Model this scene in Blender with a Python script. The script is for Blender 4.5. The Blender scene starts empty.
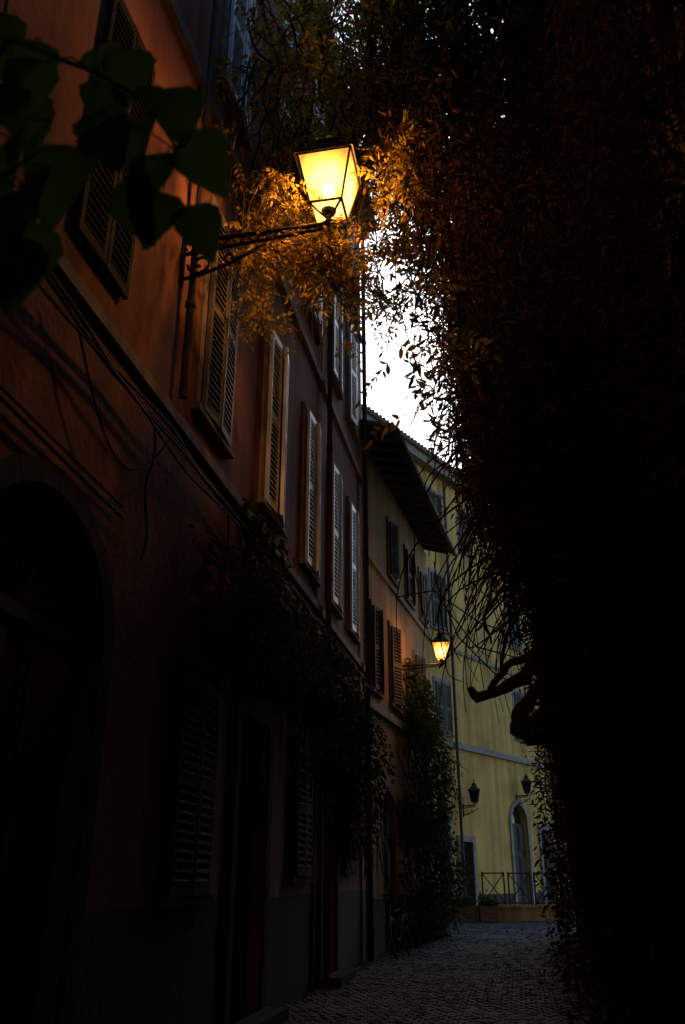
import bpy, math, random
import numpy as np
from mathutils import Vector, Matrix, noise
random.seed(7); rng=np.random.default_rng(7)
R=random.uniform
sc=bpy.context.scene
G=0.2
# ------------------------------------------------------------------ materials
def nt(name):
    m=bpy.data.materials.new(name); m.use_nodes=True
    t=m.node_tree; t.nodes.clear()
    o=t.nodes.new('ShaderNodeOutputMaterial')
    return m,t,o
def N(t,k,**kw):
    n=t.nodes.new(k)
    for a,b in kw.items():
        if a in n.inputs.keys(): n.inputs[a].default_value=b
        else: setattr(n,a,b)
    return n
def ramp(t,src,stops):
    r=t.nodes.new('ShaderNodeValToRGB')
    e=r.color_ramp.elements
    while len(e)<len(stops): e.new(0.5)
    for i,(p,c) in enumerate(stops):
        e[i].position=p; e[i].color=(c[0],c[1],c[2],1)
    t.links.new(src,r.inputs[0]); return r
def plaster(name,c1,c2,c3,scale=1.0,bump=0.35,rough=0.9):
    m,t,o=nt(name)
    tc=N(t,'ShaderNodeTexCoord'); L=t.links.new
    n1=N(t,'ShaderNodeTexNoise'); n1.inputs['Scale'].default_value=0.55*scale; n1.inputs['Detail'].default_value=9; n1.inputs['Roughness'].default_value=0.66
    L(tc.outputs['Object'],n1.inputs['Vector'])
    mp=N(t,'ShaderNodeMapping'); mp.inputs['Scale'].default_value=(2.2,2.2,0.16); L(tc.outputs['Object'],mp.inputs['Vector'])
    n2=N(t,'ShaderNodeTexNoise'); n2.inputs['Scale'].default_value=1.3*scale; n2.inputs['Detail'].default_value=6
    L(mp.outputs[0],n2.inputs['Vector'])
    r1=ramp(t,n1.outputs['Fac'],[(0.3,c1),(0.52,c2),(0.72,c3)])
    r2=ramp(t,n2.outputs['Fac'],[(0.35,(0.45,0.43,0.42)),(0.6,(1,1,1))])
    mx=N(t,'ShaderNodeMix',data_type='RGBA',blend_type='MULTIPLY'); mx.inputs[0].default_value=0.75
    L(r1.outputs[0],mx.inputs[6]); L(r2.outputs[0],mx.inputs[7])
    n3=N(t,'ShaderNodeTexNoise'); n3.inputs['Scale'].default_value=14; n3.inputs['Detail'].default_value=8
    L(tc.outputs['Object'],n3.inputs['Vector'])
    ad=N(t,'ShaderNodeMath',operation='ADD'); L(n3.outputs['Fac'],ad.inputs[0]); L(n1.outputs['Fac'],ad.inputs[1])
    b=N(t,'ShaderNodeBump'); b.inputs['Strength'].default_value=bump; b.inputs['Distance'].default_value=0.03
    L(ad.outputs[0],b.inputs['Height'])
    p=N(t,'ShaderNodeBsdfPrincipled'); p.inputs['Roughness'].default_value=rough
    L(mx.outputs[2],p.inputs['Base Color']); L(b.outputs[0],p.inputs['Normal']); L(p.outputs[0],o.inputs[0])
    return m
def simple(name,c,c2=None,rough=0.6,metal=0,scale=6,bump=0.1,spec=0.5):
    m,t,o=nt(name); L=t.links.new
    c2=c2 or tuple(x*0.6 for x in c)
    tc=N(t,'ShaderNodeTexCoord')
    n=N(t,'ShaderNodeTexNoise'); n.inputs['Scale'].default_value=scale; n.inputs['Detail'].default_value=6
    L(tc.outputs['Object'],n.inputs['Vector'])
    r=ramp(t,n.outputs['Fac'],[(0.35,c2),(0.65,c)])
    p=N(t,'ShaderNodeBsdfPrincipled'); p.inputs['Roughness'].default_value=rough; p.inputs['Metallic'].default_value=metal; p.inputs['Specular IOR Level'].default_value=spec
    b=N(t,'ShaderNodeBump'); b.inputs['Strength'].default_value=bump; b.inputs['Distance'].default_value=0.02
    L(n.outputs['Fac'],b.inputs['Height']); L(b.outputs[0],p.inputs['Normal'])
    L(r.outputs[0],p.inputs['Base Color']); L(p.outputs[0],o.inputs[0]); return m
def leafmat(name,cols,trans=0.35):
    m,t,o=nt(name); L=t.links.new
    g=N(t,'ShaderNodeNewGeometry')
    st=[(i/(max(1,len(cols)-1)),c) for i,c in enumerate(cols)]
    r=ramp(t,g.outputs['Random Per Island'],st)
    p=N(t,'ShaderNodeBsdfDiffuse'); L(r.outputs[0],p.inputs['Color'])
    if trans<=0: L(p.outputs[0],o.inputs[0]); return m
    tr=N(t,'ShaderNodeBsdfTranslucent'); mx=N(t,'ShaderNodeMixShader'); mx.inputs[0].default_value=trans
    L(r.outputs[0],tr.inputs['Color'])
    L(p.outputs[0],mx.inputs[1]); L(tr.outputs[0],mx.inputs[2]); L(mx.outputs[0],o.inputs[0]); return m
def glassmat():
    m,t,o=nt('window_glass')
    p=N(t,'ShaderNodeBsdfPrincipled'); p.inputs['Base Color'].default_value=(0.015,0.017,0.02,1); p.inputs['Roughness'].default_value=0.08
    t.links.new(p.outputs[0],o.inputs[0]); return m
def lampglass(name,loc,strength,sz):
    m,t,o=nt(name); L=t.links.new
    g=N(t,'ShaderNodeNewGeometry')
    d=N(t,'ShaderNodeVectorMath',operation='DISTANCE'); d.inputs[1].default_value=loc
    L(g.outputs['Position'],d.inputs[0])
    nz=N(t,'ShaderNodeTexNoise'); nz.inputs['Scale'].default_value=9; L(g.outputs['Position'],nz.inputs['Vector'])
    ma=N(t,'ShaderNodeMath',operation='MULTIPLY_ADD'); ma.inputs[1].default_value=0.1; L(nz.outputs['Fac'],ma.inputs[0]); L(d.outputs['Value'],ma.inputs[2])
    r=ramp(t,ma.outputs[0],[(0.25*sz+.02,(1.0,0.72,0.22)),(0.33*sz+.02,(1.0,0.46,0.055)),(0.42*sz+.02,(0.42,0.11,0.008))])
    e=N(t,'ShaderNodeEmission'); e.inputs[1].default_value=strength; L(r.outputs[0],e.inputs[0])
    tr=N(t,'ShaderNodeBsdfTransparent'); mx=N(t,'ShaderNodeMixShader'); mx.inputs[0].default_value=0.6
    L(tr.outputs[0],mx.inputs[1]); L(e.outputs[0],mx.inputs[2]); L(mx.outputs[0],o.inputs[0]); return m
def emis(name,c,s):
    m,t,o=nt(name); e=N(t,'ShaderNodeEmission'); e.inputs[0].default_value=(*c,1); e.inputs[1].default_value=s; t.links.new(e.outputs[0],o.inputs[0]); return m

M_terra=plaster('terracotta_plaster',(0.18,0.075,0.05),(0.3,0.13,0.09),(0.37,0.18,0.13))
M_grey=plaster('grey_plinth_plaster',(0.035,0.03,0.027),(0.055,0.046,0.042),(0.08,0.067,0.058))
M_ochre=plaster('ochre_plaster',(0.32,0.16,0.04),(0.46,0.27,0.075),(0.52,0.33,0.11))
M_yell=plaster('yellow_plaster',(0.42,0.25,0.055),(0.62,0.39,0.1),(0.68,0.47,0.16),0.8)
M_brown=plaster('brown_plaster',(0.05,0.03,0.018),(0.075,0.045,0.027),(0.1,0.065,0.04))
M_stone=simple('travertine',(0.30,0.27,0.24),(0.17,0.145,0.13),0.85,0,5,0.3)
M_dstone=simple('peperino_stone',(0.05,0.042,0.037),(0.03,0.026,0.023),0.9,0,5,0.3,.2)
M_shut=simple('white_shutter_paint',(0.78,0.86,0.95),(0.62,0.69,0.78),0.32,0,3,0.06,.8)
M_shutw=simple('weathered_shutter_paint',(0.22,0.2,0.18),(0.13,0.115,0.1),0.65,0,3,0.2)
M_shutg=simple('shutter_dark_paint',(0.028,0.03,0.025),(0.016,0.016,0.014),0.8,0,3,0.15,.2)
M_shutb=simple('shutter_brown_paint',(0.10,0.085,0.06),(0.06,0.05,0.035),0.7,0,3,0.15)
M_wood=simple('dark_wood',(0.035,0.022,0.015),(0.018,0.012,0.009),0.7,0,8,0.3)
M_planter=simple('planter_wood',(0.22,0.1,0.05),(0.12,0.06,0.035),0.8,0,8,0.3)
M_iron=simple('black_iron',(0.02,0.02,0.02),(0.03,0.024,0.018),0.6,0.3,20,0.2)
M_cable=simple('cable_rubber',(0.03,0.028,0.026),None,0.8,0,6,.1,.2)
M_pipe=simple('downpipe_metal',(0.07,0.045,0.035),(0.04,0.028,0.022),0.7,0.1)
M_tile=simple('roof_tile_clay',(0.24,0.12,0.07),(0.11,0.07,0.05),0.9,0,3,0.5)
M_bark=simple('vine_bark',(0.045,0.03,0.02),(0.02,0.014,0.01),0.95,0,25,0.8)
M_glass=glassmat()
def cobble():
    m,t,o=nt('basalt_cobble'); L=t.links.new
    g=N(t,'ShaderNodeNewGeometry')
    r=ramp(t,g.outputs['Random Per Island'],[(0,(0.032,0.035,0.044)),(0.6,(0.045,0.048,0.06)),(1,(0.06,0.063,0.07))])
    n=N(t,'ShaderNodeTexNoise'); n.inputs['Scale'].default_value=40; n.inputs['Detail'].default_value=5
    L(g.outputs['Position'],n.inputs['Vector'])
    b=N(t,'ShaderNodeBump'); b.inputs['Strength'].default_value=0.4; b.inputs['Distance'].default_value=0.01
    L(n.outputs['Fac'],b.inputs['Height'])
    p=N(t,'ShaderNodeBsdfPrincipled'); p.inputs['Roughness'].default_value=0.65; p.inputs['Specular IOR Level'].default_value=0.25
    L(r.outputs[0],p.inputs['Base Color']); L(b.outputs[0],p.inputs['Normal']); L(p.outputs[0],o.inputs[0]); return m
M_cob=cobble()
M_grout=simple('street_grout',(0.032,0.03,0.03),(0.024,0.023,0.022),0.95,0,12,0.4)
M_ground=simple('ground_earth',(0.09,0.085,0.08),(0.05,0.05,0.045),0.95,0,2,0.3)
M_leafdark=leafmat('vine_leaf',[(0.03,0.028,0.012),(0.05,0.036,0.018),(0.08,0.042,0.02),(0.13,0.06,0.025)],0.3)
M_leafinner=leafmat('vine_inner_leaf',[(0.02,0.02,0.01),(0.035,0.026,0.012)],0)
M_leafgold=leafmat('wisteria_leaf',[(0.2,0.17,0.025),(0.4,0.3,0.045),(0.52,0.37,0.05),(0.28,0.13,0.025)],0.5)
M_leafgreen=leafmat('ivy_leaf',[(0.03,0.05,0.015),(0.045,0.07,0.022),(0.06,0.08,0.03)],0.2)
M_leafnear=leafmat('creeper_leaf',[(0.035,0.1,0.012),(0.06,0.16,0.02),(0.045,0.13,0.017)],0.55)
M_fallen=leafmat('fallen_leaf',[(0.12,0.07,0.03),(0.2,0.12,0.04),(0.09,0.05,0.03)],0)

# ------------------------------------------------------------------ mesh helpers
class MB:
    def __init__(s): s.v=[];s.f=[];s.m=[]
    def hexa(s,p,mi=0):
        b=len(s.v); s.v+= [tuple(x) for x in p]
        for q in ((0,3,2,1),(4,5,6,7),(0,1,5,4),(1,2,6,5),(2,3,7,6),(3,0,4,7)):
            s.f.append(tuple(b+i for i in q)); s.m.append(mi)
    def poly(s,p,mi=0):
        b=len(s.v); s.v+=[tuple(x) for x in p]; s.f.append(tuple(range(b,b+len(p)))); s.m.append(mi)
    def box(s,F,s0,s1,o0,o1,z0,z1,mi=0):
        s.hexa([F.P(s0,o0,z0),F.P(s1,o0,z0),F.P(s1,o1,z0),F.P(s0,o1,z0),F.P(s0,o0,z1),F.P(s1,o0,z1),F.P(s1,o1,z1),F.P(s0,o1,z1)],mi)
    def tube(s,pts,rad,sides=6,mi=0,cap=True):
        pts=[Vector(p) for p in pts]; n=len(pts)
        if not hasattr(rad,'__len__'): rad=[rad]*n
        b=len(s.v); t0=(pts[1]-pts[0]).normalized()
        u=t0.orthogonal().normalized()
        for i in range(n):
            t=(pts[min(i+1,n-1)]-pts[max(i-1,0)])
            if t.length<1e-6: t=t0
            t=t.normalized(); u=(u-t*u.dot(t))
            if u.length<1e-5: u=t.orthogonal()
            u.normalize(); w=t.cross(u)
            for k in range(sides):
                a=2*math.pi*k/sides
                s.v.append(tuple(pts[i]+(u*math.cos(a)+w*math.sin(a))*rad[i]))
        for i in range(n-1):
            for k in range(sides):
                k2=(k+1)%sides
                s.f.append((b+i*sides+k,b+i*sides+k2,b+(i+1)*sides+k2,b+(i+1)*sides+k)); s.m.append(mi)
        if cap:
            s.f.append(tuple(b+k for k in range(sides))[::-1]); s.m.append(mi)
            s.f.append(tuple(b+(n-1)*sides+k for k in range(sides))); s.m.append(mi)
    def lathe(s,c,prof,seg=12,mi=0):
        b=len(s.v)
        for r,z in prof:
            for k in range(seg):
                a=2*math.pi*k/seg; s.v.append((c[0]+r*math.cos(a),c[1]+r*math.sin(a),c[2]+z))
        for i in range(len(prof)-1):
            for k in range(seg):
                k2=(k+1)%seg; s.f.append((b+i*seg+k,b+i*seg+k2,b+(i+1)*seg+k2,b+(i+1)*seg+k)); s.m.append(mi)
def empty(name,loc=(0,0,0)):
    e=bpy.data.objects.new(name,None); e.location=loc; e.empty_display_size=0.3; sc.collection.objects.link(e); return e
def setp(o,parent):
    o.parent=parent; o.matrix_parent_inverse=Matrix.Translation(parent.location).inverted()
def mkobj(name,mb,mats,parent=None,smooth=False):
    me=bpy.data.meshes.new(name); me.from_pydata(mb.v,[],mb.f); me.update()
    for m in mats: me.materials.append(m)
    me.polygons.foreach_set('material_index',mb.m)
    if smooth: me.polygons.foreach_set('use_smooth',[True]*len(mb.f))
    o=bpy.data.objects.new(name,me); sc.collection.objects.link(o)
    if parent: setp(o,parent)
    return o
class Fr:
    def __init__(s,O,d,n): s.O=Vector(O); s.d=Vector(d).normalized(); s.n=Vector(n).normalized()
    def P(s,a,o,z): return s.O+s.d*a+s.n*o+Vector((0,0,z))
def norm(a): return a/np.maximum(np.linalg.norm(a,axis=1,keepdims=True),1e-9)
def leaves(name,C,D,Nn,L,W,mat,parent=None):
    C=np.asarray(C,float);D=norm(np.asarray(D,float));Nn=np.asarray(Nn,float)
    n=len(C); L=np.broadcast_to(np.asarray(L,float).reshape(-1,1),(n,1)); W=np.broadcast_to(np.asarray(W,float).reshape(-1,1),(n,1))
    S=norm(np.cross(D,Nn)); Nn=np.cross(S,D)
    V=np.empty((n,6,3))
    V[:,0]=C
    V[:,1]=C+D*L*0.3+S*W*0.45+Nn*L*0.06
    V[:,2]=C+D*L*0.7+S*W*0.38+Nn*L*0.03
    V[:,3]=C+D*L-Nn*L*0.1
    V[:,4]=C+D*L*0.7-S*W*0.38+Nn*L*0.03
    V[:,5]=C+D*L*0.3-S*W*0.45+Nn*L*0.06
    base=(np.arange(n)*6)[:,None]
    Fc=np.concatenate([base+np.array([0,3,2,1]),base+np.array([0,5,4,3])],axis=1).reshape(-1,4)
    me=bpy.data.meshes.new(name)
    me.vertices.add(n*6); me.vertices.foreach_set('co',V.reshape(-1))
    nf=len(Fc); me.loops.add(nf*4); me.loops.foreach_set('vertex_index',Fc.reshape(-1).astype(np.int32))
    me.polygons.add(nf); me.polygons.foreach_set('loop_start',(np.arange(nf)*4).astype(np.int32))
    me.update(calc_edges=True); me.validate()
    me.materials.append(mat)
    o=bpy.data.objects.new(name,me); sc.collection.objects.link(o)
    if parent: setp(o,parent)
    return o

# ------------------------------------------------------------------ facades
def facade(mb,F,L,H,ops,mi=0,z0=G-0.3,plinth=None,mplinth=1,mglass=2,depth=0.22):
    S=sorted(set([0,L]+[a for o in ops for a in o[:2]]+[i for i in np.arange(3,L,3)]))
    Z=sorted(set([z0,H]+[a for o in ops for a in o[2:4]]+([plinth] if plinth else [])))
    for i in range(len(S)-1):
        for j in range(len(Z)-1):
            sc_=(S[i]+S[i+1])/2; zc=(Z[j]+Z[j+1])/2
            if any(o[0]<sc_<o[1] and o[2]<zc<o[3] for o in ops): continue
            m=mplinth if plinth and zc<plinth else mi
            mb.poly([F.P(S[i],0,Z[j]),F.P(S[i+1],0,Z[j]),F.P(S[i+1],0,Z[j+1]),F.P(S[i],0,Z[j+1])],m)
    for o in ops:
        a,b,c,d=o[:4]
        for q in (((a,c),(b,c)),((b,c),(b,d)),((b,d),(a,d)),((a,d),(a,c))):
            mb.poly([F.P(q[0][0],0,q[0][1]),F.P(q[1][0],0,q[1][1]),F.P(q[1][0],-depth,q[1][1]),F.P(q[0][0],-depth,q[0][1])],mi)
        mb.poly([F.P(a,-depth,c),F.P(b,-depth,c),F.P(b,-depth,d),F.P(a,-depth,d)],mglass)
        if len(o)>4 and o[4]=='arch':
            r=(b-a)/2; cx=(a+b)/2; zc=d-r; K=10
            for k in range(K):
                t0=math.pi*k/K; t1=math.pi*(k+1)/K
                x0,y0=cx-r*math.cos(t0),zc+r*math.sin(t0); x1,y1=cx-r*math.cos(t1),zc+r*math.sin(t1)
                mb.poly([F.P(x0,0,y0),F.P(x1,0,y1),F.P(x1,0,d),F.P(x0,0,d)],mi)
                mb.poly([F.P(x0,0,y0),F.P(x1,0,y1),F.P(x1,-depth,y1),F.P(x0,-depth,y0)],mi)
def block(mb,F,L,H,D,mi=0,z0=G-0.3,top=True):
    P=F.P
    mb.poly([P(0,0,z0),P(0,0,H),P(0,-D,H),P(0,-D,z0)],mi)
    mb.poly([P(L,0,z0),P(L,-D,z0),P(L,-D,H),P(L,0,H)],mi)
    mb.poly([P(0,-D,z0),P(0,-D,H),P(L,-D,H),P(L,-D,z0)],mi)
    mb.poly([P(0,0,H),P(L,0,H),P(L,-D,H),P(0,-D,H)],mi)
def surround(mb,F,a,b,c,d,w=0.12,pr=0.035,sill=True,mi=0):
    mb.box(F,a-w,a,0.001,pr,c,d,mi); mb.box(F,b,b+w,0.001,pr,c,d,mi)
    mb.box(F,a-w,b+w,0.001,pr+0.012,d,d+w,mi)
    if sill: mb.box(F,a-w-0.04,b+w+0.04,0.001,0.09,c-0.07,c,mi)
def doorsur(mb,F,g,w=.18,pr=.07):
    arch=len(g)>4
    zt=g[3]-((g[1]-g[0])/2 if arch else 0)
    mb.box(F,g[0]-w,g[0],0.001,pr,G,zt); mb.box(F,g[1],g[1]+w,0.001,pr,G,zt)
    if arch:
        r=(g[1]-g[0])/2; cx=(g[0]+g[1])/2; zc=g[3]-r
        for k in range(12):
            t0=math.pi*k/12+0.004;t1=math.pi*(k+1)/12-0.004
            q=[(rr,tt) for rr,tt in ((r,t0),(r,t1),(r+w,t1),(r+w,t0))]
            mb.hexa([F.P(cx-rr*math.cos(tt),0.001,zc+rr*math.sin(tt)) for rr,tt in q]+[F.P(cx-rr*math.cos(tt),pr,zc+rr*math.sin(tt)) for rr,tt in q])
    else: mb.box(F,g[0]-w,g[1]+w,0.001,pr,g[3],g[3]+0.2)
def winframe(mb,F,a,b,c,d,mi=0,o=-0.2):
    w=0.06
    mb.box(F,a,a+w,o,o+0.05,c,d,mi); mb.box(F,b-w,b,o,o+0.05,c,d,mi)
    mb.box(F,a+w,b-w,o,o+0.05,c,c+w,mi); mb.box(F,a+w,b-w,o,o+0.05,d-w,d,mi)
    m=(a+b)/2; mb.box(F,m-0.035,m+0.035,o,o+0.06,c+w,d-w,mi)
    z=c+(d-c)*0.66; mb.box(F,a+w,m-0.035,o,o+0.045,z-.02,z+.02,mi); mb.box(F,m+0.035,b-w,o,o+0.045,z-.02,z+.02,mi)
def shleaf(mb,F,w,c,d,mi=0):
    st=0.055
    mb.box(F,0,st,0,0.045,c,d,mi); mb.box(F,w-st,w,0,0.045,c,d,mi)
    for z in (c,(c+d)/2-0.05,d-0.1): mb.box(F,st,w-st,0.002,0.043,z,z+0.1,mi)
    for z0,z1 in ((c+0.1,(c+d)/2-0.05),((c+d)/2+0.05,d-0.1)):
        n=max(3,int((z1-z0)/0.075)); h=(z1-z0)/n
        for i in range(n):
            z=z0+h*(i+0.5)+R(-.003,.003)
            a,b=st,w-st; t=0.007
            p=[F.P(a,0.002,z+0.026-t),F.P(b,0.002,z+0.026-t),F.P(b,0.05,z-0.03-t),F.P(a,0.05,z-0.03-t),
               F.P(a,0.002,z+0.026+t),F.P(b,0.002,z+0.026+t),F.P(b,0.05,z-0.03+t),F.P(a,0.05,z-0.03+t)]
            mb.hexa(p,mi)
def shutters(mb,F,a,b,c,d,a1,a2,mi=0,o=0.05):
    w=(b-a)/2-0.006+0.02
    ra=math.radians(a1); F1=Fr(F.P(a-0.02,o,0),F.d*math.cos(ra)+F.n*math.sin(ra),F.n*math.cos(ra)-F.d*math.sin(ra))
    shleaf(mb,F1,w,c,d,mi)
    rb=math.radians(a2); d2=-F.d*math.cos(rb)+F.n*math.sin(rb); n2=F.n*math.cos(rb)+F.d*math.sin(rb)
    F2=Fr(F.P(b+0.02,o,0),d2,n2); shleaf(mb,F2,w,c,d,mi)
def door(mb,F,a,b,c,d,mi=0,o=-0.18):
    m=(a+b)/2
    for x0,x1 in ((a,m-0.008),(m+0.008,b)):
        mb.box(F,x0,x1,o,o+0.05,c,d,mi)
        n=3; h=(d-c)/n
        for i in range(n):
            mb.box(F,x0+0.1,x1-0.1,o+0.05,o+0.075,c+i*h+0.1,c+(i+1)*h-0.08,mi)
            mb.box(F,x0+0.17,x1-0.17,o+0.075,o+0.095,c+i*h+0.18,c+(i+1)*h-0.16,mi)

# --- building 1 : terracotta
b1=empty('terracotta_building',(-2.8,3,G))
F1=Fr((-2.8,-10,0),(0,1,0),(1,0,0)); L1=27.0; H1=17.0
wc=[0.1,2.5,4.75,7.36,9.66,11.88,13.8,15.6]
ops=[];W1=[]
for y in wc:
    s=y+10
    for (c,d) in ((5.85,8.4),(10.35,12.7),(14.2,15.8)):
        W1.append((s-0.4,s+0.4,c,d)); ops.append((s-0.4,s+0.4,c,d))
gw=[(16.97,17.87,1.45,3.25),(21.2,22.0,1.6,3.2),(24.6,25.3,1.7,3.1),(12.0,12.8,1.5,3.2)]
gd=[(13.75,15.45,G,3.9,'arch'),(18.8,19.9,G,3.2),(23.0,24.0,G,3.3,'arch'),(10.2,11.3,G,3.1)]
ops+=gw+gd
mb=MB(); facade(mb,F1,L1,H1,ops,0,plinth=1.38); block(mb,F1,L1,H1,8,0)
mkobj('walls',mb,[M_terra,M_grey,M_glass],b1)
mb=MB()
for i,w in enumerate(W1):
    if i!=6: surround(mb,F1,*w)
mb.box(F1,0,L1,0.001,0.05,5.40,5.52,0); mb.box(F1,0,L1,0.001,0.06,9.55,9.72,0); mb.box(F1,0,L1,0.001,0.05,13.4,13.52,0)
mb.box(F1,0,L1,0.001,0.25,16.55,16.75,0); mb.box(F1,0,L1,0.001,0.45,16.75,16.98,0)
mkobj('stone_trim',mb,[M_stone],b1)
mb=MB()
for w in gw: surround(mb,F1,*w[:4])
for g in gd:
    doorsur(mb,F1,g,.16,.05)
    mb.box(F1,g[0]-0.1,g[1]+0.1,0.071,0.32,G-0.05,G+0.13,0)
mkobj('door_surrounds',mb,[M_dstone],b1)
mb=MB(); mbw=MB(); mbd=MB()
ang={3:(3,4),4:(3,12),5:(3,10),6:(4,8),7:(3,7)}
for i,w in enumerate(W1):
    k=i//3; a=ang.get(k,(R(3,10),R(3,10)))
    if k==2 and i%3==0:
        shutters(mbd,F1,*w,1.5,1.5,o=.02); continue
    if i%3: a=(R(2,10),R(4,14))
    shutters(mbw if (k<=3 and i%3==0) else mb,F1,*w,*a)
mkobj('shutters',mb,[M_shut],b1); mkobj('weathered_shutters',mbw,[M_shutw],b1); mkobj('brown_shutters',mbd,[M_shutg],b1)
mb=MB()
for w in gw: shutters(mb,F1,*w[:4],R(1,3),R(1,3))
mkobj('ground_floor_shutters',mb,[M_shutg],b1)
mb=MB()
for w in W1: winframe(mb,F1,*w)
for g in gd:
    if len(g)>4:
        r=(g[1]-g[0])/2; door(mb,F1,g[0],g[1],G,g[3]-r); cx=(g[0]+g[1])/2; zc=g[3]-r
        mb.box(F1,g[0],g[1],-0.17,-0.08,zc,zc+0.09)
        for k in range(1,8):
            t=math.pi*k/8; mb.tube([F1.P(cx,-0.12,zc+0.1),F1.P(cx-r*math.cos(t)*0.98,-0.12,zc+r*math.sin(t)*0.98)],0.014,5)
        mb.tube([F1.P(cx-r*0.5*math.cos(math.pi*k/12),-0.12,zc+0.08+r*0.5*math.sin(math.pi*k/12)) for k in range(13)],0.014,5)
    else: door(mb,F1,g[0],g[1],G,g[3])
mkobj('doors_and_frames',mb,[M_wood],b1)
mb=MB()
for y,r in ((16.3,0.04),(22.85,0.045),(26.75,0.05)):
    zb=5.6 if y==16.3 else G
    mb.tube([F1.P(y,0.12,zb),F1.P(y,0.12,8),F1.P(y,0.12,16.5)],r,8)
    for z in np.arange(zb+1,16,2.4): mb.tube([F1.P(y,0.12,z),F1.P(y,0.12,z+0.05)],r+0.015,8)
mkobj('downpipes',mb,[M_pipe],b1)
mb=MB()
for k in range(5):
    pts=[]
    off=R(-0.15,0.25); ph=R(0,6)
    for i in range(60):
        s=11+15.8*i/59
        pts.append(F1.P(s,0.11+0.015*k+0.02*math.sin(s*3+ph),5.2-0.05*k+off*0.3-0.09*abs(math.sin(s*0.9+ph))))
    mb.tube(pts,0.012+0.003*(k%2),5)
for y,z0,z1 in ((13.2,5.2,8.8),(17.9,2.8,5.2),(20.3,3.0,5.2),(15.9,3.9,5.1),(12.6,3.4,5.3)):
    mb.tube([F1.P(y+0.06*math.sin(i*0.8),0.06,z0+(z1-z0)*i/12) for i in range(13)],0.011,5)
mb.tube([F1.P(s,0.06,4.12-0.03*math.sin(s*1.3)) for s in np.arange(10,16.0,0.5)],0.014,6)
mb.tube([F1.P(s,0.05,4.2-0.02*math.sin(s*1.3)) for s in np.arange(10,15.8,0.5)],0.01,6)
mb.tube([F1.P(14.3+1.9*i/20,0.12,5.2-1.3*math.sin(math.pi*i/20)*(0.6)) for i in range(21)],0.009,5)
mkobj('cables',mb,[M_cable],b1)

# --- building 2 : ochre with tiled eave
b2=empty('ochre_house',(-2.6,20,G))
a2=math.radians(5.2); F2=Fr((-2.78,17.02,0),(math.sin(a2),math.cos(a2),0),(math.cos(a2),-math.sin(a2),0)); L2=7.7;H2=10.75
w2=[(0.55,1.25,5.2,7.0),(2.3,3.1,5.2,7.0),(5.2,6.0,5.2,7.0),(2.4,3.1,8.3,9.7),(4.4,5.1,8.3,9.7),(6.3,7.0,8.3,9.7)]
d2=[(1.3,2.5,G,3.3,'arch'),(5.0,6.1,G,3.0)]
mb=MB(); facade(mb,F2,L2,H2,w2+d2,0,plinth=1.2); block(mb,F2,L2,H2,7,0)
mkobj('walls',mb,[M_ochre,M_grey,M_glass],b2)
mb=MB()
for w in w2: surround(mb,F2,*w)
mb.box(F2,0,L2,0.001,0.08,4.75,4.93); mb.box(F2,0,L2,0.001,0.06,8.0,8.12)
mkobj('stone_trim',mb,[M_stone],b2)
mb=MB()
for w in w2: shutters(mb,F2,*w,R(4,20),R(4,20)); 
for w in w2: winframe(mb,F2,*w)
for g in d2: door(mb,F2,g[0],g[1],G,g[3])
mkobj('shutters',mb,[M_shutb],b2)
mb=MB()
zr=H2+0.25; ov=0.75; sl=0.32
for s0 in np.arange(-0.05,L2+0.5,0.22):
    dz=R(-.012,.012)
    pts=[F2.P(s0+R(-.008,.008),ov-0.02+R(-.02,.02)-i*0.6,zr+dz+(i*0.6)*sl) for i in range(12)]
    mb.tube(pts,0.085,8,0)
mb.hexa([F2.P(-0.1,ov,zr-0.14),F2.P(L2+0.5,ov,zr-0.14),F2.P(L2+0.5,-7,zr-0.14+7.75*sl),F2.P(-0.1,-7,zr-0.14+7.75*sl),
         F2.P(-0.1,ov,zr-0.06),F2.P(L2+0.5,ov,zr-0.06),F2.P(L2+0.5,-7,zr-0.06+7.75*sl),F2.P(-0.1,-7,zr-0.06+7.75*sl)],1)
for s0 in np.arange(0.1,L2+0.4,0.55):
    mb.hexa([F2.P(s0,ov-0.08,zr-0.27),F2.P(s0+0.1,ov-0.08,zr-0.27),F2.P(s0+0.1,-0.3,zr-0.27+0.97*sl),F2.P(s0,-0.3,zr-0.27+0.97*sl),
             F2.P(s0,ov-0.08,zr-0.142),F2.P(s0+0.1,ov-0.08,zr-0.142),F2.P(s0+0.1,-0.3,zr-0.142+0.97*sl),F2.P(s0,-0.3,zr-0.142+0.97*sl)],1)
mb.tube([F2.P(-0.1,ov+0.06,zr-0.12),F2.P(L2+0.5,ov+0.06,zr-0.16)],0.075,8,1)
mkobj('tiled_roof',mb,[M_tile,M_wood],b2)

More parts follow.
